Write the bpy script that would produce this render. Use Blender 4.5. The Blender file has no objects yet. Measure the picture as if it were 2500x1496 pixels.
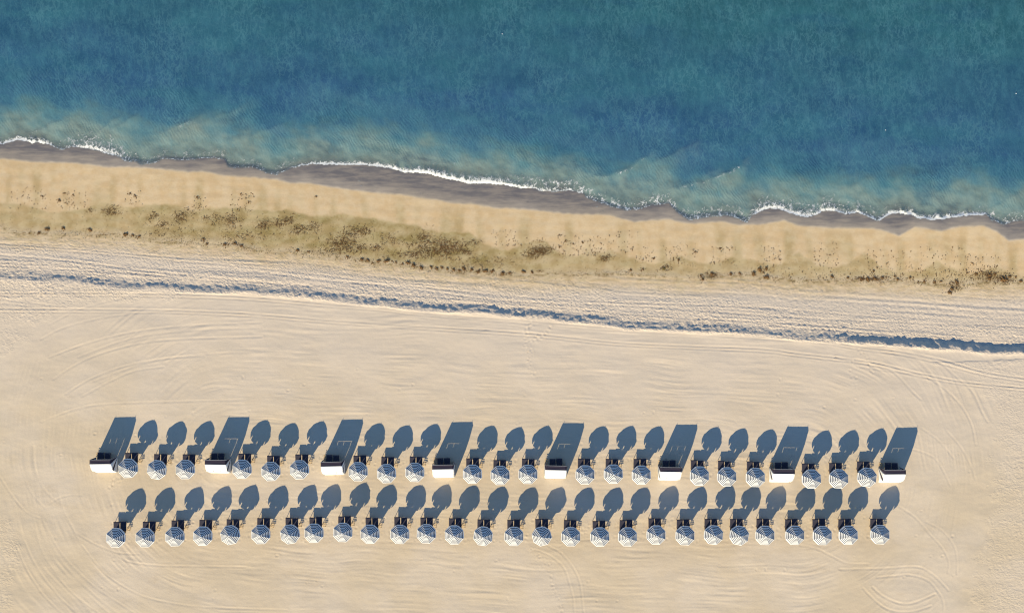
import bpy, bmesh, math, random
import numpy as np
from mathutils import Vector, Matrix

R = math.radians
scene = bpy.context.scene
C = scene.collection
random.seed(7)

# ------------------------------------------------------------------ camera, sky, sun, exposure
S = 0.0456                      # metres on the ground per photo pixel
CAM_H = 130.0
cam_d = bpy.data.cameras.new('camera')
cam = bpy.data.objects.new('camera', cam_d)
C.objects.link(cam)
cam.location = (0, 0, CAM_H)
cam.rotation_euler = (0, 0, 0)
cam_d.sensor_width = 36.0
cam_d.lens = 36.0 * CAM_H / (2500 * S)
cam_d.clip_start = 1.0
cam_d.clip_end = 9000.0
scene.camera = cam

SUN_EL, SUN_AZ = R(24.0), R(204.5)
world = bpy.data.worlds.new('World')
scene.world = world
world.use_nodes = True
wn, wl = world.node_tree.nodes, world.node_tree.links
sky = wn.new('ShaderNodeTexSky')
sky.sky_type = 'NISHITA'
sky.sun_disc = False
sky.sun_elevation = SUN_EL
sky.sun_rotation = SUN_AZ
sky.air_density = 1.0
sky.dust_density = 0.0
sky.ozone_density = 6.0
wl.new(sky.outputs[0], wn['Background'].inputs[0])
wn['Background'].inputs[1].default_value = 0.102

sun_d = bpy.data.lights.new('sun', 'SUN')
sun_d.energy = 4.3
sun_d.angle = R(0.5)
sun_d.color = (1.0, 0.87, 0.60)
sun = bpy.data.objects.new('sun', sun_d)
C.objects.link(sun)
sdir = Vector((math.sin(SUN_AZ) * math.cos(SUN_EL), math.cos(SUN_AZ) * math.cos(SUN_EL), math.sin(SUN_EL)))
sun.rotation_euler = sdir.to_track_quat('Z', 'Y').to_euler()
sun.location = sdir * 60

scene.view_settings.view_transform = 'Standard'
scene.view_settings.look = 'None'
scene.view_settings.gamma = 1.0
scene.view_settings.use_curve_mapping = False
scene.view_settings.exposure = 1.1
scene.cycles.filter_width = 1.15

# ------------------------------------------------------------------ helpers
def gx(px): return (px - 1250.0) * S
def gy(py): return (748.0 - py) * S
def ground(px, py, z=0.0):
    """ground point below something seen at pixel (px,py) at height z"""
    k = (CAM_H - z) / CAM_H
    return gx(px) * k, gy(py) * k

_P = np.random.RandomState(3).permutation(4096).astype(np.int32)
_A = np.random.RandomState(4).rand(4096).astype(np.float32) * 2 * np.pi
_GX, _GY = np.cos(_A), np.sin(_A)
def pn(x, y, seed=0):
    """gradient noise, about -1..1"""
    x = np.asarray(x, np.float32) + seed * 17.31; y = np.asarray(y, np.float32) + seed * 9.77
    xf = np.floor(x); yf = np.floor(y)
    xi = xf.astype(np.int32); yi = yf.astype(np.int32)
    fx = x - xf; fy = y - yf
    def g(ix, iy, dx, dy):
        h = _P[(_P[ix & 4095] + iy) & 4095]
        return _GX[h] * dx + _GY[h] * dy
    u = fx * fx * fx * (fx * (fx * 6 - 15) + 10); v = fy * fy * fy * (fy * (fy * 6 - 15) + 10)
    a = g(xi, yi, fx, fy); b = g(xi + 1, yi, fx - 1, fy)
    c = g(xi, yi + 1, fx, fy - 1); d = g(xi + 1, yi + 1, fx - 1, fy - 1)
    return 1.5 * ((a + u * (b - a)) + v * ((c + u * (d - c)) - (a + u * (b - a))))
def fbm(x, y, o=3, seed=0):
    r = 0; a = 1.0
    for i in range(o):
        r = r + a * pn(x * 2 ** i, y * 2 ** i, seed + i * 5); a *= 0.5
    return r
def sst(a, b, x):
    t = np.clip((x - a) / (b - a), 0, 1)
    return t * t * (3 - 2 * t)
def curve(pts):
    p = np.array(pts, np.float32)
    return lambda X: np.interp(X, p[:, 0], p[:, 1])

ONES = ['', 'first', 'second', 'third', 'fourth', 'fifth', 'sixth', 'seventh', 'eighth', 'ninth', 'tenth', 'eleventh', 'twelfth',
        'thirteenth', 'fourteenth', 'fifteenth', 'sixteenth', 'seventeenth', 'eighteenth', 'nineteenth']
TENS = {2: ('twenty', 'twentieth'), 3: ('thirty', 'thirtieth'), 4: ('forty', 'fortieth'), 5: ('fifty', 'fiftieth'), 6: ('sixty', 'sixtieth'),
        7: ('seventy', 'seventieth'), 8: ('eighty', 'eightieth'), 9: ('ninety', 'ninetieth')}
def ordinal(n):
    if n < 20: return ONES[n]
    if n >= 100: return 'hundredth' if n == 100 else 'hundred-and-' + ordinal(n - 100)
    t, o = divmod(n, 10)
    return TENS[t][1] if o == 0 else TENS[t][0] + '-' + ONES[o]

# ------------------------------------------------------------------ materials
def mat(name):
    m = bpy.data.materials.new(name); m.use_nodes = True
    nt = m.node_tree
    return m, nt.nodes, nt.links, nt.nodes['Principled BSDF']
def setp(b, **k):
    for n, v in k.items():
        b.inputs[n.replace('_', ' ')].default_value = v
def mix(n, l, fac, a, b, blend='MIX'):
    x = n.new('ShaderNodeMix'); x.data_type = 'RGBA'; x.blend_type = blend
    for s, v in ((0, fac), (6, a), (7, b)):
        if hasattr(v, 'is_linked') or isinstance(v, bpy.types.NodeSocket): l.new(v, x.inputs[s])
        elif isinstance(v, (tuple, list)): x.inputs[s].default_value = (*v, 1.0)
        else: x.inputs[s].default_value = v
    return x.outputs[2]
def mth(n, l, op, a, b=None, c=None):
    x = n.new('ShaderNodeMath'); x.operation = op
    for i, v in enumerate((a, b, c)):
        if v is None: continue
        if isinstance(v, bpy.types.NodeSocket): l.new(v, x.inputs[i])
        else: x.inputs[i].default_value = v
    return x.outputs[0]
def mapr(n, l, v, a, b, c=0.0, d=1.0):
    x = n.new('ShaderNodeMapRange'); x.interpolation_type = 'SMOOTHSTEP'
    l.new(v, x.inputs[0])
    for i, q in enumerate((a, b, c, d)): x.inputs[i + 1].default_value = q
    return x.outputs[0]
def attr(n, name):
    x = n.new('ShaderNodeAttribute'); x.attribute_name = name
    return x.outputs['Fac']
def coords(n, l, scale=(1, 1, 1), rot=0.0):
    g = n.new('ShaderNodeTexCoord'); m = n.new('ShaderNodeMapping')
    m.inputs['Scale'].default_value = scale; m.inputs['Rotation'].default_value = (0, 0, rot)
    l.new(g.outputs['Object'], m.inputs[0])
    return m.outputs[0]
def noise(n, l, vec, scale, detail=3.0, rough=0.55, dist=0.0):
    x = n.new('ShaderNodeTexNoise')
    x.inputs['Scale'].default_value = scale; x.inputs['Detail'].default_value = detail
    x.inputs['Roughness'].default_value = rough; x.inputs['Distortion'].default_value = dist
    l.new(vec, x.inputs['Vector'])
    return x.outputs['Fac']
def bump(n, l, h, strength, dist, prev=None):
    x = n.new('ShaderNodeBump'); x.inputs['Strength'].default_value = strength; x.inputs['Distance'].default_value = dist
    l.new(h, x.inputs['Height'])
    if prev is not None: l.new(prev, x.inputs['Normal'])
    return x.outputs[0]

def make_sand():
    m, n, l, b = mat('sand')
    v = coords(n, l)
    pale, damp, wet, weed = (attr(n, a) for a in ('pale', 'damp', 'wet', 'weed'))
    big = noise(n, l, v, 0.12, 3, 0.5)
    mid = noise(n, l, v, 0.9, 4, 0.6)
    fine = noise(n, l, v, 7.0, 3, 0.6)
    col = mix(n, l, mapr(n, l, big, 0.36, 0.64), (0.492, 0.394, 0.272), (0.525, 0.430, 0.318))
    col = mix(n, l, mth(n, l, 'MULTIPLY', mapr(n, l, noise(n, l, coords(n, l, (0.7, 1.5, 1), R(10)), 0.35, 5, 0.65), 0.5, 0.72), 0.5), col, (0.462, 0.366, 0.252))
    col = mix(n, l, pale, col, (0.515, 0.428, 0.335))
    dampc = mix(n, l, mapr(n, l, mid, 0.3, 0.7), (0.53, 0.372, 0.200), (0.575, 0.43, 0.255))
    col = mix(n, l, damp, col, dampc)
    weedc = mix(n, l, mapr(n, l, mid, 0.38, 0.62), (0.26, 0.190, 0.070), (0.36, 0.28, 0.130))
    col = mix(n, l, weed, col, weedc)
    matm = mth(n, l, 'MULTIPLY', mth(n, l, 'MULTIPLY', attr(n, 'mat'), 0.85), mapr(n, l, noise(n, l, v, 5.0, 6, 0.8, 0.7), 0.44, 0.58))
    col = mix(n, l, matm, col, (0.085, 0.047, 0.012))
    wetc = mix(n, l, mapr(n, l, noise(n, l, coords(n, l, (0.35, 2.0, 1), R(4)), 1.1, 4, 0.65), 0.36, 0.68), (0.132, 0.118, 0.112), (0.235, 0.196, 0.158))
    col = mix(n, l, wet, col, wetc)
    hue = mth(n, l, 'MULTIPLY_ADD', fine, 0.16, 0.92)
    hsv = n.new('ShaderNodeHueSaturation'); l.new(col, hsv.inputs['Color']); l.new(hue, hsv.inputs['Value'])
    l.new(hsv.outputs[0], b.inputs['Base Color'])
    rg = mth(n, l, 'MULTIPLY_ADD', wet, -0.62, 0.95)
    l.new(rg, b.inputs['Roughness'])
    setp(b, Specular_IOR_Level=0.25)
    l.new(mth(n, l, 'MULTIPLY_ADD', wet, 0.35, 0.12), b.inputs['Specular IOR Level'])
    dry = mth(n, l, 'SUBTRACT', 1.0, wet)
    hgt = mth(n, l, 'MULTIPLY', noise(n, l, v, 6.0, 4, 0.65), dry)
    nb = bump(n, l, hgt, 0.5, 0.018)
    chop = mth(n, l, 'MULTIPLY', noise(n, l, coords(n, l, (1, 1.3, 1), R(20)), 4.4, 3, 0.55, 0.2), attr(n, 'rough'))
    nb = bump(n, l, chop, 1.0, 0.125, nb)
    l.new(nb, b.inputs['Normal'])
    return m

def make_water():
    m, n, l, b = mat('sea_water')
    v = coords(n, l)
    d, foam, cover, rip = (attr(n, a) for a in ('offshore', 'foam', 'cover', 'ripple'))
    ramp = n.new('ShaderNodeValToRGB'); cr = ramp.color_ramp
    stops = [(0.0, (0.170, 0.200, 0.175)), (0.06, (0.130, 0.198, 0.185)), (0.11, (0.085, 0.170, 0.185)),
             (0.17, (0.042, 0.112, 0.165)), (0.27, (0.026, 0.078, 0.146)), (0.47, (0.024, 0.082, 0.126)),
             (0.70, (0.020, 0.078, 0.102)), (1.0, (0.018, 0.072, 0.086))]
    while len(cr.elements) < len(stops): cr.elements.new(0.5)
    for e, (p, c) in zip(cr.elements, stops): e.position = p; e.color = (*c, 1)
    l.new(d, ramp.inputs[0])
    # drifting patches of lighter suspended sand
    vs = coords(n, l, (0.6, 1.6, 1), R(-18))
    pt = noise(n, l, vs, 0.13, 4, 0.6)
    col = mix(n, l, mth(n, l, 'MULTIPLY', mapr(n, l, pt, 0.42, 0.68), 0.38), ramp.outputs[0], (0.030, 0.125, 0.145))
    pt2 = noise(n, l, coords(n, l, (0.7, 1.5, 1), R(-25)), 0.22, 4, 0.6)
    col = mix(n, l, mth(n, l, 'MULTIPLY', mapr(n, l, pt2, 0.48, 0.70), 0.40), col, (0.012, 0.05, 0.105))
    # thin lace of caustic light, painted into the water colour
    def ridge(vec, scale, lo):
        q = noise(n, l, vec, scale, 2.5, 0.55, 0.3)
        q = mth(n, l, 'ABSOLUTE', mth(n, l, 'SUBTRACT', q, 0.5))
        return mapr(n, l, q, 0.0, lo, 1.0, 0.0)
    caustic_net = mth(n, l, 'MAXIMUM', ridge(coords(n, l, (1.35, 0.62, 1), R(9)), 0.95, 0.045), mth(n, l, 'MULTIPLY', ridge(coords(n, l, (1.1, 0.8, 1), R(-20)), 1.7, 0.05), 0.8))
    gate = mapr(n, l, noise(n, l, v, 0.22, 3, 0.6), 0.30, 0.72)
    lace = mth(n, l, 'MULTIPLY', caustic_net, mth(n, l, 'MULTIPLY_ADD', gate, 0.75, 0.25))
    caustic_specks = mapr(n, l, noise(n, l, coords(n, l, (1.5, 0.7, 1), R(8)), 0.8, 4, 0.65), 0.40, 0.75)  # soft bright caustic specks, painted into the colour as well
    col = mix(n, l, mth(n, l, 'MULTIPLY', caustic_specks, 0.30), col, (0.052, 0.165, 0.205))
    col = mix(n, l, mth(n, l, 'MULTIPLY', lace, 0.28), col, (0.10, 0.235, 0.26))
    col = mix(n, l, mth(n, l, 'MULTIPLY', attr(n, 'milk'), 0.75), col, (0.255, 0.335, 0.285))
    # foam
    fv = noise(n, l, coords(n, l, (1, 0.75, 1)), 3.6, 5, 0.7, 0.8)
    fm = mth(n, l, 'ADD', foam, mth(n, l, 'MULTIPLY_ADD', fv, 1.9, -0.95))
    fmask = mapr(n, l, mth(n, l, 'MULTIPLY', fm, mapr(n, l, foam, 0.02, 0.2)), 0.22, 0.75)
    col = mix(n, l, fmask, col, (0.62, 0.61, 0.57))
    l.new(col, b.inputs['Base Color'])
    l.new(mth(n, l, 'MULTIPLY_ADD', fmask, 0.5, 0.18), b.inputs['Roughness'])
    setp(b, IOR=1.33, Specular_IOR_Level=0.35)
    # body of water hides the bottom with depth; foam hides it at once
    al = mth(n, l, 'MAXIMUM', cover, fmask)
    l.new(al, b.inputs['Alpha'])
    # ripples
    h1 = noise(n, l, coords(n, l, (1.7, 0.7, 1), R(10)), 1.5, 5, 0.65, 0.5)
    wv = n.new('ShaderNodeTexWave'); wv.wave_type = 'BANDS'; wv.bands_direction = 'X'; wv.wave_profile = 'SIN'
    wv.inputs['Scale'].default_value = 0.95; wv.inputs['Distortion'].default_value = 9.0
    wv.inputs['Detail'].default_value = 2.0; wv.inputs['Detail Scale'].default_value = 0.8
    l.new(coords(n, l, (1, 1, 1), R(-32)), wv.inputs['Vector'])
    h2 = mth(n, l, 'MULTIPLY', wv.outputs['Fac'], rip)
    nb = bump(n, l, h1, 0.3, 0.12)
    nb = bump(n, l, h2, 0.5, 0.017, nb)
    nb = bump(n, l, fv, 0.35, 0.08, nb)
    l.new(nb, b.inputs['Normal'])
    return m

def simple(name, c1, c2, rough=0.8, scale=14.0, spec=0.2, bmp=0.15, bd=0.01):
    m, n, l, b = mat(name)
    v = coords(n, l)
    f = noise(n, l, v, scale, 3, 0.6)
    l.new(mix(n, l, f, c1, c2), b.inputs['Base Color'])
    setp(b, Roughness=rough, Specular_IOR_Level=spec)
    l.new(bump(n, l, f, bmp, bd), b.inputs['Normal'])
    return m
def cloth(name, c1, c2, trans=0.0, scale=9.0):
    m = simple(name, c1, c2, 0.85, scale, 0.1, 0.25, 0.012)
    if trans > 0:
        n, l = m.node_tree.nodes, m.node_tree.links
        t = n.new('ShaderNodeBsdfTranslucent'); t.inputs[0].default_value = (*c2, 1)
        x = n.new('ShaderNodeMixShader'); x.inputs[0].default_value = trans
        l.new(n['Principled BSDF'].outputs[0], x.inputs[1]); l.new(t.outputs[0], x.inputs[2])
        l.new(x.outputs[0], n['Material Output'].inputs[0])
    return m
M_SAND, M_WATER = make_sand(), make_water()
M_WHITE = cloth('white_canvas', (0.56, 0.55, 0.525), (0.65, 0.64, 0.615), 0.06)
M_NAVY = cloth('navy_canvas', (0.020, 0.023, 0.036), (0.032, 0.035, 0.050))
M_CAB = cloth('cabana_white_canvas', (0.62, 0.61, 0.585), (0.72, 0.71, 0.685), 0.04, 2.5)
M_CABD = cloth('plum_dark_canvas', (0.030, 0.024, 0.036), (0.045, 0.036, 0.052))
M_SLING = cloth('dark_sling', (0.034, 0.032, 0.045), (0.055, 0.052, 0.070), scale=5.0)
M_WOOD = simple('pale_wood', (0.34, 0.22, 0.11), (0.50, 0.36, 0.20), 0.7, 20)
M_POLE = simple('varnished_pole', (0.30, 0.19, 0.09), (0.42, 0.28, 0.14), 0.5, 20)
M_METAL = simple('grey_metal', (0.30, 0.30, 0.31), (0.40, 0.40, 0.41), 0.45, 30)
M_WEED = simple('brown_seaweed', (0.085, 0.040, 0.010), (0.20, 0.105, 0.032), 0.75, 6.0, 0.3, 0.6, 0.05)
M_WEEDY = simple('golden_seaweed', (0.085, 0.055, 0.012), (0.20, 0.14, 0.035), 0.75, 6.0, 0.3, 0.6, 0.05)
M_BUOY = simple('white_plastic', (0.75, 0.75, 0.75), (0.82, 0.82, 0.82), 0.4, 10)

# ------------------------------------------------------------------ the shore, as curves read off the photograph (photo pixels)
WET = curve([(0,385),(65,393),(158,395),(212,399),(255,406),(311,405),(368,409),(453,417),(498,417),(538,426),(620,431),(671,436),(705,444),
    (756,445),(795,453),(861,462),(917,469),(982,473),(1016,480),(1067,486),(1101,494),(1158,496),(1214,507),(1240,506),(1311,512),(1382,520),
    (1489,523),(1523,533),(1551,540),(1580,537),(1636,533),(1665,541),(1699,544),(1764,539),(1806,547),(1860,546),(1919,536),(1955,549),
    (2038,555),(2115,555),(2151,558),(2201,574),(2239,552),(2305,562),(2346,552),(2408,549),(2441,564),(2471,587),(2500,582),(2800,600)])
FRONT_PTS = [(-300,330),(0,349),(37,338),(71,346),(93,346),(119,352),(133,361),(147,363),(167,355),(198,358),(241,368),(277,379),(300,390),(314,393),
    (325,393),(340,402),(374,395),(396,385),(436,389),(453,389),(481,386),(524,383),(545,389),(552,406),(580,409),(609,405),(640,417),(648,422),
    (671,425),(694,415),(716,407),(733,401),(762,398),(818,399),(903,401),(945,408),(988,418),(1045,421),(1087,433),(1144,445),(1186,446),
    (1229,448),(1268,457),(1291,457),(1325,464),(1353,466),(1387,463),(1421,468),(1438,483),(1495,503),(1529,513),(1565,509),(1594,499),
    (1636,495),(1659,520),(1682,536),(1721,532),(1749,527),(1778,525),(1806,533),(1827,543),(1841,524),(1860,515),(1884,506),(1907,509),
    (1928,516),(1949,524),(1979,528),(1996,524),(2014,512),(2038,512),(2079,522),(2097,516),(2127,528),(2142,536),(2153,536),(2174,522),
    (2201,518),(2231,522),(2245,530),(2275,534),(2305,534),(2334,528),(2379,524),(2417,522),(2428,537),(2438,538),(2456,547),(2483,540),
    (2500,537),(2800,560)]
_FR = curve(FRONT_PTS)
FRONT = lambda X: np.minimum(_FR(X), WET(X) - 5)
# how white and how thick (px) the foam is along the front
FOAM_I = curve([(0,0.95),(60,0.95),(115,0.8),(135,0.45),(165,0.55),(200,0.8),(270,0.75),(310,0.5),(360,0.4),(420,0.5),(500,0.5),(560,0.4),
    (700,0.45),(735,0.75),(770,1.0),(950,1.0),(1180,1.0),(1260,0.95),(1300,0.75),(1420,0.62),(1500,0.45),(1700,0.42),(1830,0.45),(1850,0.9),(1990,0.9),
    (2080,0.85),(2150,0.8),(2180,1.0),(2300,1.0),(2410,1.0),(2425,0.5),(2500,0.45)])
FOAM_W0 = curve([(0,6),(60,9),(115,8),(135,4),(165,5),(210,15),(270,16),(310,6),(360,3),(500,3.5),(700,4),(760,6),(950,8),(1100,12),(1200,14),
    (1260,10),(1420,6),(1500,3),(1830,3),(1860,10),(1900,12),(1980,11),(2050,9),(2150,7),(2200,9),(2300,9),(2410,7),(2425,3),(2500,3)])
FOAM_W = lambda X: np.maximum(FOAM_W0(X), 3.5)
OLIVE = curve([(0,495),(37,495),(79,504),(113,518),(158,515),(209,504),(241,491),(260,489),(283,499),(325,505),(348,499),(382,497),(425,498),
    (453,506),(481,512),(509,504),(566,504),(657,513),(696,507),(733,521),(776,524),(846,521),(903,530),(960,541),(1016,547),(1045,561),
    (1101,564),(1144,566),(1172,586),(1200,602),(1240,609),(1277,592),(1311,584),(1336,590),(1359,612),(1410,624),(1452,615),(1489,609),
    (1523,621),(1565,635),(1594,643),(1622,635),(1659,624),(1693,635),(1735,643),(1792,626),(1834,632),(1880,641),(1905,645),(1935,620),
    (1955,614),(1975,628),(1995,648),(2050,650),(2080,636),(2115,616),(2150,645),(2190,662),(2255,660),(2290,635),(2330,655),(2380,668),
    (2420,655),(2445,649),(2470,665),(2500,672)])
WRACK = curve([(0,556),(37,567),(170,569),(306,573),(354,583),(425,590),(495,591),(566,597),(640,612),(719,612),(790,619),(875,634),(931,640),
    (1016,648),(1073,660),(1158,663),(1260,670),(1382,669),(1523,666),(1665,677),(1735,677),(1806,669),(1860,676),(1979,685),(2097,682),
    (2216,685),(2305,694),(2394,690),(2500,688)])
SCARP = curve([(-300,652),(0,668),(57,669),(113,673),(170,676),(226,682),(283,689),(340,692),(425,696),(510,700),(594,702),(640,704),(677,706),(733,711),
    (790,716),(875,729),(945,736),(988,740),(1073,745),(1158,750),(1240,758),(1297,761),(1382,771),(1466,779),(1523,788),(1608,792),
    (1693,796),(1778,799),(1860,805),(1949,817),(2038,820),(2097,825),(2156,829),(2246,834),(2334,841),(2423,848),(2500,851),(2800,880)])
DROP = curve([(0,0.20),(120,0.27),(300,0.30),(600,0.27),(800,0.25),(1000,0.30),(1250,0.34),(1500,0.29),(1750,0.25),(1950,0.21),(2050,0.32),(2250,0.46),(2500,0.46)])
ROUGH_R = curve([(0,2900),(860,2900),(885,2280),(905,2335),(930,2368),(960,2390),(1010,2412),(1060,2424),(1130,2414),(1200,2402),(1300,2402),(1350,2385),
    (1400,2375),(1450,2362),(1500,2350),(2200,2300)])
ROUGH_L = curve([(0,-900),(715,330),(728,260),(745,190),(770,125),(800,85),(835,45),(865,5),(900,-40),(1240,-30),(1270,20),(1330,42),(1390,38),(1430,18),(1500,25),(2200,60)])
SEA_Z = -0.92

TRACKS = [  # (depth m, half width m, points in photo px)
    (.016,.10,[(660,668),(800,684),(1000,705),(1240,735),(1500,745),(1700,757),(1900,772),(2060,781),(2200,786),(2400,800),(2750,822)]), (.014,.08,[(860,690),(1040,702),(1240,722),(1500,737),(1650,742),(1880,752),(2100,770),(2300,789),(2500,798),(2750,815)]),
    (.014,.09,[(900,712),(1100,728),(1300,745),(1500,764),(1700,778),(1860,785),(2100,802),(2350,826),(2500,834),(2750,855)]), (.013,.08,[(1100,735),(1300,752),(1500,771),(1700,785),(1860,793),(2100,811),(2350,833),(2500,840),(2750,862)]),
    (.012,.08,[(-250,585),(0,602),(200,616),(420,636),(640,655),(860,680)]), (.012,.08,[(-250,580),(0,595),(200,609),(420,628),(640,647)]),
    (.018,.13,[(-250,610),(0,623),(170,638),(340,660),(500,676),(640,690),(760,700)]), (.016,.11,[(-250,612),(0,630),(170,645),(340,667),(500,683),(640,697)]),
    (.018,.10,[(-250,640),(0,649),(200,660),(400,673)]), (.015,.09,[(-250,630),(0,641),(150,648),(330,668)]),
    (.016,.09,[(-300,712),(0,715),(300,716),(500,720),(640,727),(800,742),(935,752),(1030,764),(1280,783),(1500,801),(1700,811),(1900,823),(2000,830),(2100,846),(2200,858),(2300,878),(2400,906),(2500,922),(2750,950)]),
    (.014,.08,[(-300,718),(0,721),(300,722),(500,727),(640,734),(800,748),(935,758),(1030,769),(1280,788),(1500,806),(1700,816),(1900,829),(2000,836),(2100,852),(2200,866),(2300,888),(2400,915),(2500,931),(2750,960)]),
    (.016,.09,[(-300,750),(0,753),(200,755),(400,757),(560,763),(640,768),(780,780),(1000,795),(1280,812),(1500,835),(1700,845),(1860,851),(1950,862),(2120,882),(2230,907),(2350,931),(2500,946),(2750,970)]),
    (.014,.08,[(-300,757),(0,761),(200,762),(400,763),(560,769),(640,774),(780,786),(1000,801),(1280,819),(1500,841),(1700,851),(1860,858),(1950,869),(2120,889),(2230,915),(2350,938),(2500,954),(2750,980)]),
    (.008,.10,[(640,768),(790,776),(900,785),(1000,790)]), (.007,.1,[(0,730),(120,745),(220,757)]), (.007,.1,[(0,738),(100,750),(180,758)]),
    (.009,.10,[(640,787),(500,793),(400,800),(300,815),(200,842),(120,872)]), (.009,.10,[(640,822),(450,827),(340,838),(240,865),(180,893),(130,926)]),
    (.008,.10,[(500,869),(400,875),(300,895),(220,925),(160,962)]), (.007,.10,[(400,895),(330,905),(270,930),(200,968)]),
    (.007,.10,[(420,758),(300,768),(220,782),(150,802),(100,828)]), (.007,.10,[(640,800),(480,806),(360,818),(280,838),(190,872)]),
    (.006,.10,[(600,975),(430,980),(260,986),(180,1000),(100,1030)]), (.006,.09,[(330,724),(260,736),(190,757),(120,792)]),
    (.006,.10,[(640,858),(540,862),(430,872),(340,890),(230,930)]),
    (.008,.09,[(-60,1060),(-30,1120),(0,1164),(33,1214),(67,1251),(97,1264)]), (.008,.09,[(187,1301),(234,1328),(287,1348),(340,1352)]),
    (.008,.09,[(291,1358),(318,1371),(368,1378),(434,1381),(600,1383)]), (.008,.09,[(200,1330),(234,1374),(267,1408),(334,1448),(401,1468),(501,1481),(700,1488)]),
    (.008,.10,[(40,1330),(63,1384),(100,1444),(150,1495),(200,1540)]), (.008,.10,[(60,1320),(87,1378),(140,1451),(187,1496),(230,1540)]),
    (.006,.10,[(85,1290),(110,1360),(170,1440),(240,1496)]), (.006,.10,[(105,1270),(150,1350),(230,1430),(330,1496)]),
    (.006,.09,[(120,1230),(140,1217),(170,1208),(200,1209)]), (.005,.09,[(50,1100),(55,1150),(75,1200),(110,1240)]), (.005,.09,[(80,1080),(85,1140),(105,1190),(140,1225)]),
    (.009,.10,[(2040,872),(2129,892),(2170,902),(2196,921),(2223,951),(2248,975)]), (.009,.10,[(2100,895),(2196,908),(2245,913),(2291,937),(2331,972),(2358,1007),(2374,1042),(2382,1086)]),
    (.008,.10,[(2150,858),(2242,870),(2291,883),(2331,916),(2352,935)]), (.009,.10,[(2355,935),(2380,964),(2396,1002),(2412,1030)]),
    (.006,.09,[(2250,1045),(2291,1075),(2330,1120)]), (.007,.09,[(2310,1050),(2345,1091),(2369,1134),(2382,1172)]), (.007,.09,[(2210,1095),(2237,1099),(2277,1115),(2299,1142),(2320,1185)]),
    (.007,.09,[(2195,1236),(2234,1262),(2268,1301),(2299,1335),(2316,1369),(2314,1398)]), (.007,.09,[(2258,1272),(2299,1294),(2328,1330),(2336,1364),(2336,1400)]),
    (.009,.10,[(2050,1389),(2113,1388),(2166,1386),(2239,1383),(2275,1400),(2299,1422),(2316,1441)]), (.009,.10,[(2140,1409),(2186,1405),(2222,1403),(2263,1415),(2287,1439),(2302,1466),(2302,1500),(2290,1540)]),
    (.012,.11,[(2130,1432),(2154,1453),(2190,1470),(2219,1473),(2251,1463),(2282,1449)]), (.010,.10,[(2106,1434),(2142,1470),(2178,1490),(2227,1492),(2273,1478)]),
    (.007,.10,[(1953,1330),(1997,1340),(2035,1359),(2069,1374),(2120,1376)]),
    (.009,.09,[(1338,1332),(1366,1346),(1390,1372),(1408,1401),(1418,1434),(1423,1478),(1430,1540)]), (.009,.09,[(1297,1339),(1330,1349),(1359,1367),(1379,1390),(1390,1424),(1400,1465),(1404,1540)]),
    (.006,.08,[(1358,1338),(1375,1328),(1395,1322)]),
]
PRINTS = []     # chains of footprints: points in photo px
def chain(pts, n, jit):
    p = np.array(pts, float); t = np.linspace(0, len(p) - 1, n)
    for q in t:
        i = min(int(q), len(p) - 2); f = q - i
        x, y = p[i] * (1 - f) + p[i + 1] * f
        PRINTS.append((x + random.gauss(0, jit), y + random.gauss(0, jit)))
chain([(1297,785),(1285,815)], 12, 2.5); chain([(1345,790),(1332,816)], 9, 2.0); chain([(1285,828),(1325,826)], 16, 4.0)
chain([(1283,838),(1297,858),(1290,880),(1300,915)], 22, 3.5); chain([(1338,1380),(1346,1420),(1356,1448),(1366,1475),(1374,1490)], 14, 2.0)
chain([(1297,1338),(1330,1372)], 9, 2.5); chain([(2095,850),(2110,870),(2123,890),(2126,912)], 12, 2.0); chain([(270,1185),(295,1165)], 12, 4.0)
chain([(280,1170),(262,1190)], 6, 3); chain([(2085,876),(2090,945)], 8, 5)
def spots(x0, x1, y0, y1, n):
    for _ in range(n): PRINTS.append((random.uniform(x0, x1), random.uniform(y0, y1)))
spots(300,2120,1112,1162,420); spots(270,2150,1262,1322,520); spots(0,2500,900,1490,160)

PATCH = [(266,515,16,10,90),(215,514,8,5,16),(368,529,10,9,50),(393,548,10,8,45),(437,530,14,15,110),(563,540,16,13,110),(525,535,18,12,45),(640,545,18,12,60),(500,532,8,6,20),(455,520,16,12,30),
    (677,545,14,9,60),(700,537,16,10,85),(728,560,18,10,110),(762,555,14,10,60),(640,552,14,8,45),(832,595,30,16,330),(858,568,22,15,150),(886,563,15,10,100),(879,605,14,7,50),(912,605,14,7,50),
    (950,585,22,12,70),(1003,597,9,6,25),(1033,584,18,18,150),(1056,612,36,16,360),(1101,606,26,14,300),(1003,620,22,8,80),(1135,614,18,8,70),(1075,592,26,14,90),(1150,592,18,8,45),
    (1319,612,26,9,300),(1298,622,20,8,80),(1475,632,11,6,50),(1486,626,7,4,25),(2120,681,30,3,160),(2418,674,20,12,110),(2455,680,20,9,110),(1740,672,16,7,60),(2335,700,14,9,70),(1625,654,10,8,40),
    (985,622,40,8,80),(820,612,60,8,90),(1180,640,60,14,120),(600,575,60,16,110),(420,570,60,12,70)]

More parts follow.
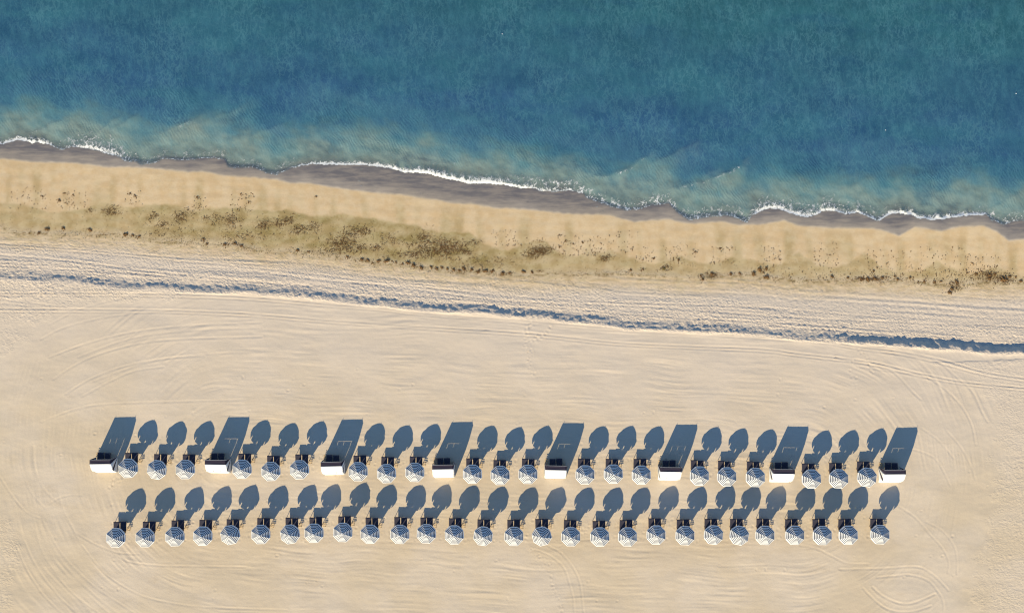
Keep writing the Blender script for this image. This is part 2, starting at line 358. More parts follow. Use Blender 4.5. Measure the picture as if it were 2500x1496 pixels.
def sand_height(x, y):
    """x, y flat arrays in metres -> z and masks"""
    X = 1250 + x / S; Y = 748 - y / S
    w = np.where(np.abs(X - 1250) < 1500, 1.0, 0.0)
    wet_y, front_y = WET(X), FRONT(X)
    jag = 1.6 * pn(x / 1.6, y * 0 + 3, 11) + 1.1 * pn(x / 0.45, y * 0 + 7, 12)
    sc = SCARP(X) + 10 + 3 * pn(x / 5.5, y * 0, 13) + jag
    drop = DROP(X) * np.interp(X, [0, 150, 700, 1900, 2200], [0.45, 0.62, 0.7, 0.7, 0.85])
    slump = drop * (0.35 * pn(x / 3.5, y / 2.0, 14) + 0.22 * pn(x / 0.9, y / 0.8, 53)) * np.exp(-(np.clip(sc - Y - 4, 0, None) / 13.0) ** 2)
    # platform / scarp / foreshore / seabed
    frac = np.clip((sc - Y) / np.maximum(sc - wet_y, 1), 0, None)
    z = -drop * (1 - sst(-17, 1, Y - sc + 5 * pn(x / 0.7, y / 0.5, 47)))
    z = z - slump * (1 - sst(-17, 1, Y - sc))
    fore = np.clip(frac, 0, 1)
    z = z - (0.72 - drop) * fore ** 1.3 * (Y < sc)
    under = np.clip((wet_y - Y) / np.maximum(wet_y - front_y, 48), 0, 1)
    z = z - 0.18 * under
    off = np.clip((front_y - Y) * S, 0, None)
    z = z - 4.2 * (1 - np.exp(-off / 22.0))
    # a low lip thrown up along the top of the scarp
    z = z + 0.05 * np.exp(-((Y - sc - 5) / 7.0) ** 2) * (0.6 + 0.6 * pn(x / 2.2, y / 1.5, 15))
    # masks
    belt_n = WRACK(X) + 6 * pn(x / 1.5, y / 1.5, 16)
    belt = sst(-14, 26, Y - belt_n) * (1 - sst(0, 7, Y - sc - 3))
    left_w = (1 - sst(-10, 30, X - ROUGH_L(Y) + 25 * pn(x / 1.2, y / 1.2, 17))) * (Y > sc)
    left_w = left_w * (0.75 + 0.5 * pn(x / 2, y / 2, 49))
    wedge = (Y > sc - 2) * sst(750, 715, Y + 10 * pn(x / 1.5, y, 54)) * sst(600, 250, X)
    right_w = sst(-10, 45, X - ROUGH_R(Y) + 45 * pn(x / 1.4, y / 1.2, 18)) * (Y > sc)
    rough = np.maximum(np.maximum(np.maximum(belt, 0.9 * wedge), left_w * 0.5), right_w * 0.36)
    smooth_band = np.zeros_like(x)
    # churned dry sand: sharp little heaps, drawn out a little along the shore
    c, s_ = math.cos(R(-20)), math.sin(R(-20))
    xr, yr = x * c - y * s_, x * s_ + y * c
    wxx = x + 0.25 * pn(x / 0.8, y / 0.8, 19)
    ch = 0.8 * pn(xr / 0.36, yr / 0.24, 20) + 1.0 * pn(x / 0.25, y / 0.23, 21) + 0.45 * pn(x / 0.9, y / 0.6, 22)
    ch = np.where(ch > 0, ch, ch * 0.6)
    amt = 0.072 * (0.55 + 0.45 * sst(-0.5, 0.6, pn(x / 5.0, y / 2.0, 23))) * (0.40 + 0.75 * sst(-80, 0, Y - sc) * (0.6 + 0.5 * pn(x / 7, y / 3, 46)))
    z = z + rough * amt * ch
    # long furrows running along the belt
    fu = pn(x / 30.0, (Y - SCARP(X)) * S / 0.30, 24)
    z = z + belt * 0.035 * fu * sst(0.0, 0.35, pn(x / 22.0, (Y - SCARP(X)) * S / 0.9, 25) + 0.25)
    # raked platform: marks follow loops round the two rows
    plat = sst(2, 14, Y - sc) * (1 - np.maximum(left_w, right_w))
    ax, ay, bx, by = 560.0, 1108.0, 1950.0, 1165.0
    L = math.hypot(bx - ax, by - ay); tx, ty = (bx - ax) / L, (by - ay) / L
    t = (X - ax) * tx + (Y - ay) * ty; nn = (X - ax) * -ty + (Y - ay) * tx
    tc = np.clip(t, 0, L); ex = t - tc
    u = np.hypot(ex, nn); sgn = np.sign(nn)
    ang = np.arctan2(ex, np.abs(nn))
    vv = tc + ang * 260
    u = u + 9 * pn(x / 7, y / 5, 52)
    rk = pn(vv / 110, u / 5.5 + sgn * 40, 26) + 0.7 * pn(vv / 260, u / 11 + sgn * 90, 27) + 0.5 * pn(vv / 60, u / 3.2, 28)
    z = z + plat * 0.0128 * rk * (0.25 + 1.15 * sst(-0.35, 0.6, pn(x / 5, y / 2.5, 29)))
    z = z + plat * (0.012 * pn(x / 2.6, y / 1.4, 30) + 0.032 * pn(x / 8.0 + 0.2 * y, y / 4.5, 31) + 0.016 * pn(x / 3.0 - 0.3 * y, y / 2.0, 50) + 0.006 * pn(x / 0.75, y / 0.40, 32))
    # gentle undulation of the washed foreshore
    fs = sst(-6, 10, Y - wet_y) * (1 - belt) * (Y < sc)
    z = z + fs * (0.010 * pn(x / 2.5, y / 0.7, 33) + 0.003 * pn(x / 0.9, y / 0.22, 34))
    # colour masks
    damp = sst(-3, 5, Y - wet_y) * (1 - sst(-25, 22, Y - WRACK(X) + 10 * pn(x / 1.0, y / 0.8, 35)))
    wet = 1 - sst(-4, 3, Y - wet_y + 2.5 * pn(x / 0.7, y / 0.5, 36))
    film = sst(2, 34, wet_y - Y + 9 * pn(x / 2.4, y / 0.5, 43) + 5 * pn(x / 0.9, y / 0.25, 44))
    wet = wet * (0.66 + 0.34 * film)
    streak = 0.5 + 0.5 * pn(x / 1.4, y / 9.0, 37)
    swash = 0.5 * sst(0.42, 0.85, streak) * sst(-10, 60, Y - wet_y) * damp
    ol = OLIVE(X) + 4 * pn(x / 0.8, y * 0, 38)
    weed = sst(-3, 6, Y - ol) * (1 - sst(-22, 18, Y - WRACK(X)))
    weed = weed * np.interp(X, [0, 200, 500, 700, 1150, 1350, 1700, 2500], [0.66, 0.75, 0.9, 1.0, 1.0, 0.75, 0.68, 0.72])
    weed = weed * (0.8 + 0.3 * pn(x / 2.0, y / 0.8, 39))
    line = np.exp(-((Y - WRACK(X) - 2 - 4 * pn(x / 2.2, y * 0, 40)) / 5.0) ** 2) * sst(-0.25, 0.5, pn(x / 0.5, y / 0.22, 41) + 0.5 * pn(x / 3, y, 42))
    weed = np.clip(np.maximum(np.maximum(weed, swash), 0.75 * line), 0, 1)
    fade = sst(60, 0, Y - WRACK(X)) * sst(-10, 5, Y - WRACK(X))
    pale = np.clip(belt * 0.9 * (1 - 0.8 * fade) + 0.75 * sst(420, 10, Y - sc) * (Y > sc), 0, 1)
    damp = np.maximum(damp, 0.75 * fade)
    weed = np.maximum(weed, 0.45 * fade * sst(-0.5, 0.6, pn(x / 1.2, y / 0.3, 45)))
    mat = np.zeros_like(x)
    for (qx, qy, sx_, sy_, n_) in PATCH:
        mat = np.maximum(mat, min(1.0, 0.35 + n_ / (sx_ * sy_) * 1.1) * np.exp(-((X - qx + 0.5 * (Y - qy)) / (1.5 * sx_)) ** 2 - ((Y - qy) / (1.25 * sy_)) ** 2))
    mat = np.maximum(mat, 0.8 * line)
    return z, pale, damp * w, wet, weed * w, np.clip(rough * (0.30 + 0.70 * sst(-120, -15, Y - sc)) * (0.75 + 0.5 * pn(x / 3.0, y / 1.0, 48)), 0, 1), mat * w

def press_marks(x1, y1, Z):
    """wheel ruts and footprints pressed into the height grid"""
    def span(a, lo, hi): return np.searchsorted(a, lo), np.searchsorted(a, hi)
    for depth, hw, pts in TRACKS:
        p = np.array([(gx(a), gy(b)) for a, b in pts])
        # resample smoothly
        tt = np.arange(len(p)); q = np.linspace(0, len(p) - 1, (len(p) - 1) * 10 + 1)
        xs, ys = [], []
        for v in q:
            i = min(int(v), len(p) - 2); f = v - i
            p0, p1, p2, p3 = p[max(i - 1, 0)], p[i], p[i + 1], p[min(i + 2, len(p) - 1)]
            w = 0.5 * ((2 * p1) + (-p0 + p2) * f + (2 * p0 - 5 * p1 + 4 * p2 - p3) * f * f + (-p0 + 3 * p1 - 3 * p2 + p3) * f ** 3)
            xs.append(w[0]); ys.append(w[1])
        best = {}
        mrg = hw * 3.5
        D = np.full(Z.shape, 9.0, np.float32)
        I0, I1, J0, J1 = 10 ** 9, 0, 10 ** 9, 0
        for k in range(len(xs) - 1):
            ax, ay, bx, by = xs[k], ys[k], xs[k + 1], ys[k + 1]
            i0, i1 = span(x1, min(ax, bx) - mrg, max(ax, bx) + mrg); j0, j1 = span(y1, min(ay, by) - mrg, max(ay, by) + mrg)
            if i1 <= i0 or j1 <= j0: continue
            gxx, gyy = np.meshgrid(x1[i0:i1], y1[j0:j1])
            dx, dy = bx - ax, by - ay; ll = dx * dx + dy * dy + 1e-9
            t = np.clip(((gxx - ax) * dx + (gyy - ay) * dy) / ll, 0, 1)
            d = np.hypot(gxx - ax - t * dx, gyy - ay - t * dy)
            D[j0:j1, i0:i1] = np.minimum(D[j0:j1, i0:i1], d)
            I0, I1, J0, J1 = min(I0, i0), max(I1, i1), min(J0, j0), max(J1, j1)
        if I1 <= I0: continue
        d = D[J0:J1, I0:I1]
        gxx, gyy = np.meshgrid(x1[I0:I1], y1[J0:J1])
        var = 0.75 + 0.5 * pn(gxx / 1.3, gyy / 1.3, 51)
        Z[J0:J1, I0:I1] += np.where(d < mrg, depth * 2.2 * var * (-np.exp(-(d / hw) ** 2) + 0.75 * np.exp(-((d - 1.9 * hw) / (0.7 * hw)) ** 2)), 0)
    for a, b in PRINTS:
        px, py = gx(a), gy(b); r = random.uniform(0.07, 0.14); dep = random.uniform(0.015, 0.04)
        i0, i1 = span(x1, px - 3 * r, px + 3 * r); j0, j1 = span(y1, py - 3 * r, py + 3 * r)
        if i1 <= i0 or j1 <= j0: continue
        gxx, gyy = np.meshgrid(x1[i0:i1], y1[j0:j1])
        e = random.uniform(0.7, 1.5)
        d = np.hypot((gxx - px) * e, (gyy - py) / e)
        Z[j0:j1, i0:i1] += dep * (-np.exp(-(d / r) ** 2) + 0.5 * np.exp(-((d - 1.7 * r) / (0.6 * r)) ** 2))

def grid_mesh(name, x1, y1, Z, attrs):
    nx, ny = len(x1), len(y1)
    gxx, gyy = np.meshgrid(x1, y1)
    co = np.empty((ny * nx, 3), np.float32)
    co[:, 0] = gxx.ravel(); co[:, 1] = gyy.ravel(); co[:, 2] = Z.ravel()
    idx = np.arange(nx * ny, dtype=np.int32).reshape(ny, nx)
    q = np.stack([idx[:-1, :-1], idx[:-1, 1:], idx[1:, 1:], idx[1:, :-1]], -1).reshape(-1, 4)
    me = bpy.data.meshes.new(name)
    me.vertices.add(len(co)); me.vertices.foreach_set('co', co.ravel())
    me.loops.add(q.size); me.loops.foreach_set('vertex_index', q.ravel())
    me.polygons.add(len(q)); me.polygons.foreach_set('loop_start', np.arange(0, q.size, 4, dtype=np.int32))
    me.polygons.foreach_set('use_smooth', np.ones(len(q), bool))
    for k, v in attrs.items():
        a = me.attributes.new(k, 'FLOAT', 'POINT'); a.data.foreach_set('value', v.ravel().astype(np.float32))
    me.update()
    return me
def link(name, me, m=None, parent=None):
    o = bpy.data.objects.new(name, me); C.objects.link(o)
    if m is not None and me is not None and not me.materials: me.materials.append(m)
    o.parent = parent
    return o
def tag(o, label=None, cat=None, group=None, kind=None):
    if label: o['label'] = label
    if cat: o['category'] = cat
    if group: o['group'] = group
    if kind: o['kind'] = kind
    return o

# ------------------------------------------------------------------ beach
FAR = [-4000, -1500, -600, -250, -130, -90, -75]
STEP = 0.112
xs = np.array(FAR + list(np.arange(-68, 68.001, STEP)) + [-v for v in FAR[::-1]], np.float32)
ys = np.array([-4000, -1500, -600, -250, -130, -80, -55] + list(np.arange(-43, 17.6, STEP)) + list(np.arange(18, 30, 0.5)) + [33, 37, 42, 50, 65, 100, 200, 600, 1500, 4000], np.float32)
GX, GY = np.meshgrid(xs, ys)
zz, pale, damp, wet, weed, rough_m, mat_m = sand_height(GX.ravel(), GY.ravel())
Z = zz.reshape(GX.shape).astype(np.float32)
press_marks(xs, ys, Z)
beach = link('beach_sand', grid_mesh('beach_sand', xs, ys, Z, dict(pale=pale, damp=damp, wet=wet, weed=weed, rough=rough_m, mat=mat_m)), M_SAND)
tag(beach, kind='structure')
def sand_z(x, y):
    i = int(np.clip(np.searchsorted(xs, x), 1, len(xs) - 1)); j = int(np.clip(np.searchsorted(ys, y), 1, len(ys) - 1))
    fx = (x - xs[i - 1]) / (xs[i] - xs[i - 1]); fy = (y - ys[j - 1]) / (ys[j] - ys[j - 1])
    return float((Z[j - 1, i - 1] * (1 - fx) + Z[j - 1, i] * fx) * (1 - fy) + (Z[j, i - 1] * (1 - fx) + Z[j, i] * fx) * fy)

# ------------------------------------------------------------------ sea
sx = np.array(FAR + list(np.arange(-68, 68.001, 0.115)) + [-v for v in FAR[::-1]], np.float32)
sy = np.array(list(np.arange(5.5, 22, 0.105)) + list(np.arange(22, 44, 0.20)) + [45, 47, 50, 55, 65, 90, 150, 400, 1200, 4000], np.float32)
HX, HY = np.meshgrid(sx, sy)
fx_, fy_ = HX.ravel(), HY.ravel()
X = 1250 + fx_ / S; Y = 748 - fy_ / S
ragged = 2.2 * pn(fx_ / 0.8, fy_ / 3.0, 60) + 1.3 * pn(fx_ / 0.3, fy_ / 2.0, 61)
front = FRONT(X) + ragged
d = front - Y                       # px offshore of the front
dpos = np.clip(d, 0, None)
# slanting bore fronts running out from the shore, and swell lines
def bores():
    h = np.zeros_like(fx_); f = np.zeros_like(fx_); tu = np.zeros_like(fx_)
    for (x0, y0, x1, y1, a, wd) in [(75,322,150,290,.9,5),(215,335,285,285,1.0,6),(265,318,330,280,.8,5),(390,325,480,288,1,6),(440,312,610,255,.7,6),(560,345,700,300,.6,6),
            (1440,436,1530,420,1,6),(1520,424,1590,378,1,6),(1600,400,1700,352,.8,5),(1660,462,1810,415,1.1,7),(1760,428,1830,392,.9,5),(1700,440,1760,410,.6,5),
            (2440,505,2500,470,.8,6),(2280,480,2360,440,.6,6),(1000,395,1180,400,.6,7),(1230,430,1400,445,.6,6),(2050,470,2140,430,.7,6),(900,372,1060,385,.5,8)]:
        dx, dy = x1 - x0, y1 - y0; L = math.hypot(dx, dy)
        t = ((X - x0) * dx + (Y - y0) * dy) / L; n_ = ((X - x0) * -dy + (Y - y0) * dx) / L
        n_ = n_ + 5 * pn(fx_ / 1.3, fy_ / 1.3, 62) + 0.0008 * (t - L / 2) ** 2
        win = sst(-25, 15, t) * (1 - sst(L - 15, L + 30, t))
        prof = np.where(n_ < 0, np.exp(-(n_ / wd) ** 2), np.exp(-(n_ / (wd * 4.5)) ** 2))
        h += 0.05 * a * win * prof; f += 0.20 * a * win * np.exp(-(n_ / (wd * 0.7)) ** 2); tu += 0.5 * a * win * np.where(n_ > 0, np.exp(-(n_ / 34) ** 2), np.exp(-(n_ / 6) ** 2))
    return h, f, tu
bh, bf, turb = bores()
lob = fbm(fx_ / 3.4 + 0.25 * fy_, fy_ / 2.2, 3, 63)
lob2 = fbm(fx_ / 9.0 + 0.12 * fy_, fy_ / 5.0, 3, 64)
deff = dpos + 26 * lob * sst(0, 60, dpos) * (1 - sst(150, 330, dpos)) + 42 * lob2 * sst(40, 200, dpos) - 62 * np.clip(turb, 0, 1.2)
deff = np.clip(deff, 0, None)
fi, fw = FOAM_I(X) * 0.9, FOAM_W(X) * 0.8 * (1 + 0.35 * pn(fx_ / 1.1, fy_ * 0, 65))
rag = 0.55 * pn(fx_ / 0.55, fy_ / 0.7, 75) + 0.35 * pn(fx_ / 0.22, fy_ / 0.3, 76)
q = d / fw + rag * sst(2, 8, d)
foam = fi * np.where(d > 0, 1 - 0.45 * sst(0.2, 1.0, q) - 0.55 * sst(0.9, 2.6, q), np.exp(-(d / 1.4) ** 2))
edge = 0.78 * np.exp(-((d - 0.6) / 1.5) ** 2) * np.clip(fi + 0.3, 0, 1)
# fine threads behind the front
thr = 1 - np.abs(pn(fx_ / 0.8 + 0.5 * fy_, fy_ / 1.6, 66)); thr2 = 1 - np.abs(pn(fx_ / 0.55, fy_ / 0.8, 67))
LACE = np.interp(X, [0, 120, 165, 300, 330, 700, 740, 1240, 1280, 1500, 1840, 2000, 2160, 2190, 2410, 2430, 2500], [.35, .3, 1, 1, .7, .65, .3, .35, .9, 1, 1, 1, .9, .45, .45, .9, .9])
thr3 = 1 - np.abs(pn(fx_ / 1.1 - 0.9 * fy_, (fy_ + 0.35 * fx_) / 3.2, 82)); thr4 = 1 - np.abs(pn(fx_ / 2.6, (d + 6 * pn(fx_ / 1.5, fy_ / 2, 83)) / 15.0, 84))
web = np.maximum(np.maximum(sst(0.84, 1.0, thr), 0.85 * sst(0.86, 1.0, thr2)), np.maximum(0.9 * sst(0.86, 1.0, thr3), sst(0.88, 1.0, thr4)))
lace = 0.64 * (1 - sst(6, 38 + 2.5 * fw, d)) * (d > 0) * web * LACE
foam = np.clip(np.maximum(np.maximum(foam, edge), lace) + bf * 0.9, 0, 1.1)
milk = (1 - sst(15, 105, d + 22 * lob)) * (d > 0) * np.clip(0.58 + 0.6 * fbm(fx_ / 1.2 + 0.5 * fy_, fy_ / 0.9, 4, 78), 0.2, 1) + 0.5 * np.clip(turb, 0, 1.2) * np.clip(0.5 + 0.5 * fbm(fx_ / 1.1, fy_ / 0.9, 3, 79), 0, 1)
near = 1 - sst(60, 200, dpos)
cover = sst(-0.8, 1.2, d) * np.clip(0.28 + 0.72 * (1 - np.exp(-dpos / 26.0)) + 0.2 * near * lob, 0.15, 1)
cover = np.where(dpos > 120, 1.0, cover)
# thin lines left on the swash by earlier waves
span_ = np.clip(-d / np.maximum(WET(X) - FRONT(X), 10), 0, 1)
old = sst(0.86, 0.99, 1 - np.abs(pn(fx_ / 3.0, span_ * 3.2 + 0.4 * pn(fx_ / 1.2, fy_, 72), 73))) * (d < -2) * (span_ < 0.85)
foam = np.maximum(foam, 0.30 * old * sst(-0.1, 0.5, pn(fx_ / 4.0, fy_ * 0, 74)))
rip = np.clip((1 - sst(120, 260, dpos)) * sst(12, 45, dpos) * (0.55 + 0.9 * pn(fx_ / 5, fy_ / 3, 68)), 0, 1)
# surface
z = SEA_Z + 0.02 * sst(0, 8, d) + bh
z += 0.06 * pn((fx_ + 0.35 * fy_) / 6.0, (fy_ - 0.3 * fx_) / 2.8, 69) * sst(20, 90, dpos) + 0.022 * pn(fx_ / 0.9, fy_ / 1.7, 70) * sst(20, 80, dpos)
z += 0.10 * fi * np.exp(-((d - fw * 0.8) / (fw + 2)) ** 2) * (fw > 7)
z += 0.025 * foam * pn(fx_ / 0.3, fy_ / 0.25, 71)
si = np.clip(np.searchsorted(xs, fx_), 1, len(xs) - 1); sj = np.clip(np.searchsorted(ys, fy_), 1, len(ys) - 1)
a0, a1 = xs[si - 1], xs[si]; b0, b1 = ys[sj - 1], ys[sj]
ta, tb = (fx_ - a0) / (a1 - a0), (fy_ - b0) / (b1 - b0)
ter = (Z[sj - 1, si - 1] * (1 - ta) + Z[sj - 1, si] * ta) * (1 - tb) + (Z[sj, si - 1] * (1 - ta) + Z[sj, si] * ta) * tb
z = np.where(d > -1.5, np.maximum(z, ter + 0.012), np.where(Y < WET(X) + 14, ter + 0.006, ter - 0.08))
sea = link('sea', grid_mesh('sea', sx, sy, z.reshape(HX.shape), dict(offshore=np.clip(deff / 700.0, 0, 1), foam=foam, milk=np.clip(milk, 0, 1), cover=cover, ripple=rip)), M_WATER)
tag(sea, kind='structure')

# ------------------------------------------------------------------ mesh pieces
def mesh_py(name, v, f, m, smooth=False):
    me = bpy.data.meshes.new(name); me.from_pydata(v, [], f); me.update()
    for k in (m if isinstance(m, (list, tuple)) else [m]): me.materials.append(k)
    if smooth: me.polygons.foreach_set('use_smooth', [True] * len(me.polygons))
    return me
def box_bm(bm, c, s, rot=None, bev=0.0):
    r = bmesh.ops.create_cube(bm, size=1.0)
    vs = r['verts']
    for v in vs: v.co = Vector((v.co.x * s[0], v.co.y * s[1], v.co.z * s[2]))
    if bev:
        es = list({e for v in vs for e in v.link_edges})
        b = bmesh.ops.bevel(bm, geom=es, offset=bev, segments=2, affect='EDGES')
        vs = list({v for f in b['faces'] for v in f.verts} | {v for v in vs if v.is_valid})
    for v in vs:
        if rot is not None: v.co = rot @ v.co
        v.co = v.co + Vector(c)
def tube_bm(bm, a, b, r0, r1=None, n=8):
    a, b = Vector(a), Vector(b); r1 = r0 if r1 is None else r1
    q = (b - a).to_track_quat('Z', 'Y')
    ra = [bm.verts.new(a + q @ Vector((math.cos(t) * r0, math.sin(t) * r0, 0))) for t in [2 * math.pi * i / n for i in range(n)]]
    rb = [bm.verts.new(b + q @ Vector((math.cos(t) * r1, math.sin(t) * r1, 0))) for t in [2 * math.pi * i / n for i in range(n)]]
    for i in range(n): bm.faces.new((ra[i], ra[(i + 1) % n], rb[(i + 1) % n], rb[i]))
    bm.faces.new(ra[::-1]); bm.faces.new(rb)
def bm_mesh(name, m, fn):
    bm = bmesh.new(); fn(bm); me = bpy.data.meshes.new(name); bm.normal_update(); bm.to_mesh(me); bm.free(); me.materials.append(m)
    return me
def copy_tree(o, parent=None):
    c = o.copy(); C.objects.link(c); c.parent = parent
    for ch in list(o.children): copy_tree(ch, c)
    return c
def empty(name):
    o = bpy.data.objects.new(name, None); C.objects.link(o); o.empty_display_size = 0.3
    return o

# ------------------------------------------------------------------ umbrella
EDGE_Z, APEX_Z, RAD = 1.87, 2.50, 1.105
def canopy_panel_mesh():
    """one eighth of the canopy: striped, sagging a little between its two ribs"""
    cuts = [0.0, 0.055, 0.120, 0.187, 0.27, 0.337, 0.42, 0.487, 0.57, 0.637, 0.715, 0.782, 0.86, 0.927, 1.0]
    v, f, mi = [], [], []
    a0, a1 = R(-22.5), R(22.5); N = 4
    def pt(t, k):
        s = k / N
        ra = Vector((math.cos(a0), math.sin(a0), 0)); rb = Vector((math.cos(a1), math.sin(a1), 0))
        p = (ra * (1 - s) + rb * s) * RAD * t
        z = APEX_Z - (APEX_Z - EDGE_Z) * t ** 1.32 - 0.035 * math.sin(math.pi * s) * t
        return (p.x, p.y, z)
    for t in cuts:
        for k in range(N + 1): v.append(pt(max(t, 0.012), k))
    for i in range(len(cuts) - 1):
        dark = i >= 2 and i % 2 == 0
        for k in range(N):
            a = i * (N + 1) + k
            f.append((a, a + N + 1, a + N + 2, a + 1)); mi.append(1 if dark else 0)
    me = mesh_py('canopy_panel', v, f, [M_WHITE, M_NAVY], False)
    me.polygons.foreach_set('material_index', mi)
    # cloth has thickness
    bm = bmesh.new(); bm.from_mesh(me); bmesh.ops.solidify(bm, geom=bm.faces[:], thickness=0.006); bm.to_mesh(me); bm.free()
    return me, pt
panel_me, panel_pt = canopy_panel_mesh()
def flap_mesh():
    """hanging valance flap below the hem, short of the corners so that light slips through"""
    v, f, mi = [], [], []
    N = 4
    for j, (dz, out) in enumerate(((0.004, 0.004), (-0.08, 0.014), (-0.19, 0.024))):
        for k in range(N + 1):
            s = 0.055 + (1 - 0.11) * k / N + (0.012 * (1 if k == 0 else -1) * j if k in (0, N) else 0)
            x, y, zz_ = panel_pt(1.0, s * N)
            v.append((x + out, y, zz_ + dz - (0.012 * (k % 2) if j == 2 else 0)))
    for j in range(2):
        for k in range(N):
            a = j * (N + 1) + k
            f.append((a, a + N + 1, a + N + 2, a + 1)); mi.append(0)
    me = mesh_py('valance_flap', v, f, [M_WHITE, M_NAVY])
    bm = bmesh.new(); bm.from_mesh(me); bmesh.ops.solidify(bm, geom=bm.faces[:], thickness=0.005); bm.to_mesh(me); bm.free()
    return me
flap_me = flap_mesh()
pole_me = bm_mesh('pole', M_POLE, lambda b: tube_bm(b, (0, 0, -0.25), (0, 0, APEX_Z - 0.02), 0.024, 0.022, 10))
def rib_fn(b):
    for k in range(8):
        a = R(22.5 + 45 * k); c, s = math.cos(a), math.sin(a)
        tube_bm(b, (0.03 * c, 0.03 * s, APEX_Z - 0.05), (RAD * 0.55 * c, RAD * 0.55 * s, 2.19), 0.008, 0.007, 5)
        tube_bm(b, (RAD * 0.55 * c, RAD * 0.55 * s, 2.19), (RAD * 0.985 * c, RAD * 0.985 * s, EDGE_Z - 0.03), 0.007, 0.006, 5)
        tube_bm(b, (0.03 * c, 0.03 * s, 1.85), (RAD * 0.5 * c, RAD * 0.5 * s, 2.17), 0.006, 0.006, 5)
rib_me = bm_mesh('rib_frame', M_METAL, rib_fn)
def fin_fn(b):
    tube_bm(b, (0, 0, APEX_Z - 0.01), (0, 0, APEX_Z + 0.025), 0.045, 0.03, 10)
    tube_bm(b, (0, 0, APEX_Z + 0.025), (0, 0, APEX_Z + 0.055), 0.02, 0.01, 8)
fin_me = bm_mesh('finial', M_METAL, fin_fn)
def make_umbrella():
    u = empty('beach_umbrella')
    for k in range(8):
        p = link('canopy_panel', panel_me, None, u); p.rotation_euler.z = R(45 * k)
        link('valance_flap', flap_me, None, p)
    link('pole', pole_me, None, u); link('rib_frame', rib_me, None, u); link('finial', fin_me, None, u)
    return u

# ------------------------------------------------------------------ lounge chair (origin on the ground below the seat, facing +y)
CW, SEAT_Z = 0.665, 0.44
def rnd_box(name, m, c, s, rot=None, bev=0.02):
    me = bm_mesh(name, m, lambda b: box_bm(b, c, s, rot, bev))
    me.polygons.foreach_set('use_smooth', [True] * len(me.polygons))
    return me
def seat_mesh():
    nx, ny = 7, 10; v, f = [], []
    for top in (1, 0):
        for j in range(ny + 1):
            for i in range(nx + 1):
                x = (i / nx - 0.5) * CW; y = -0.50 + 1.05 * j / ny
                ed = min(i, nx - i, 1.0) * 1.0; ee = min(j, ny - j, 1.0)
                sag = -0.03 * math.sin(math.pi * i / nx) * math.sin(math.pi * j / ny)
                z = SEAT_Z + (0.075 if top else 0.0) + (sag if top else 0) - (0.022 if top and (ed == 0 or ee == 0) else 0)
                v.append((x, y, z))
    W = nx + 1; O = W * (ny + 1)
    for j in range(ny):
        for i in range(nx):
            a = j * W + i
            f.append((a, a + 1, a + W + 1, a + W)); f.append((O + a, O + a + W, O + a + W + 1, O + a + 1))
    for i in range(nx):
        f.append((i, O + i, O + i + 1, i + 1)); a = ny * W + i; f.append((a, a + 1, O + a + 1, O + a))
    for j in range(ny):
        a = j * W; f.append((a, a + W, O + a + W, O + a)); a = j * W + nx; f.append((a, O + a, O + a + W, a + W))
    return mesh_py('seat', v, f, M_SLING, True)
seat_me = seat_mesh()
BACK_A = math.atan2(0.80, 0.47)
_rb = Matrix.Rotation(-(math.pi - BACK_A), 3, 'X')
def back_mesh():
    a = Vector((0, -0.53, SEAT_Z + 0.02)); b = Vector((0, -0.99, 1.23)); c = (a + b) / 2
    dirv = (b - a).normalized(); nrm = Vector((0, dirv.z, -dirv.y))
    rot = Matrix((Vector((1, 0, 0)), dirv, Vector((1, 0, 0)).cross(dirv))).transposed()
    return rnd_box('backrest', M_SLING, c, (CW, (b - a).length, 0.07), rot, 0.022), a, b, dirv
back_me, BA, BB, BD = back_mesh()
pill_me = rnd_box('head_pillow', M_SLING, BB - BD * 0.13 + Vector((0, 0.05, 0.03)), (CW * 0.8, 0.2, 0.09), Matrix((Vector((1, 0, 0)), BD, Vector((1, 0, 0)).cross(BD))).transposed(), 0.035)
leg_me = rnd_box('leg', M_WOOD, (0, 0, SEAT_Z / 2 - 0.05), (0.045, 0.05, SEAT_Z + 0.08), None, 0.006)
def frame_fn(b):
    for s in (-1, 1):
        box_bm(b, (s * (CW / 2 - 0.045), 0.02, SEAT_Z - 0.035), (0.04, 1.06, 0.055))
        tube_bm(b, (s * (CW / 2 - 0.06), -0.60, SEAT_Z - 0.02), (s * (CW / 2 - 0.06), -1.0, 1.16), 0.016, 0.016, 6)
        tube_bm(b, (s * (CW / 2 - 0.06), -0.88, 0.95), (s * (CW / 2 - 0.06), -0.42, SEAT_Z - 0.06), 0.012, 0.012, 6)
    box_bm(b, (0, 0.515, SEAT_Z - 0.035), (CW - 0.14, 0.04, 0.05))
frame_me = bm_mesh('seat_frame', M_WOOD, frame_fn)
bar_me = rnd_box('crossbar', M_WOOD, (0, -0.512, SEAT_Z + 0.095), (CW + 0.02, 0.03, 0.035), None, 0.006)
def make_chair():
    c = empty('lounge_chair')
    link('seat', seat_me, None, c); bk = link('backrest', back_me, None, c); link('head_pillow', pill_me, None, bk)
    link('seat_frame', frame_me, None, c); link('crossbar', bar_me, None, c)
    for sx_, y_ in ((-1, 0.47), (1, 0.47), (-1, -0.42), (1, -0.42)):
        g = link('leg', leg_me, None, c); g.location = (sx_ * (CW / 2 - 0.045), y_, 0)
    return c

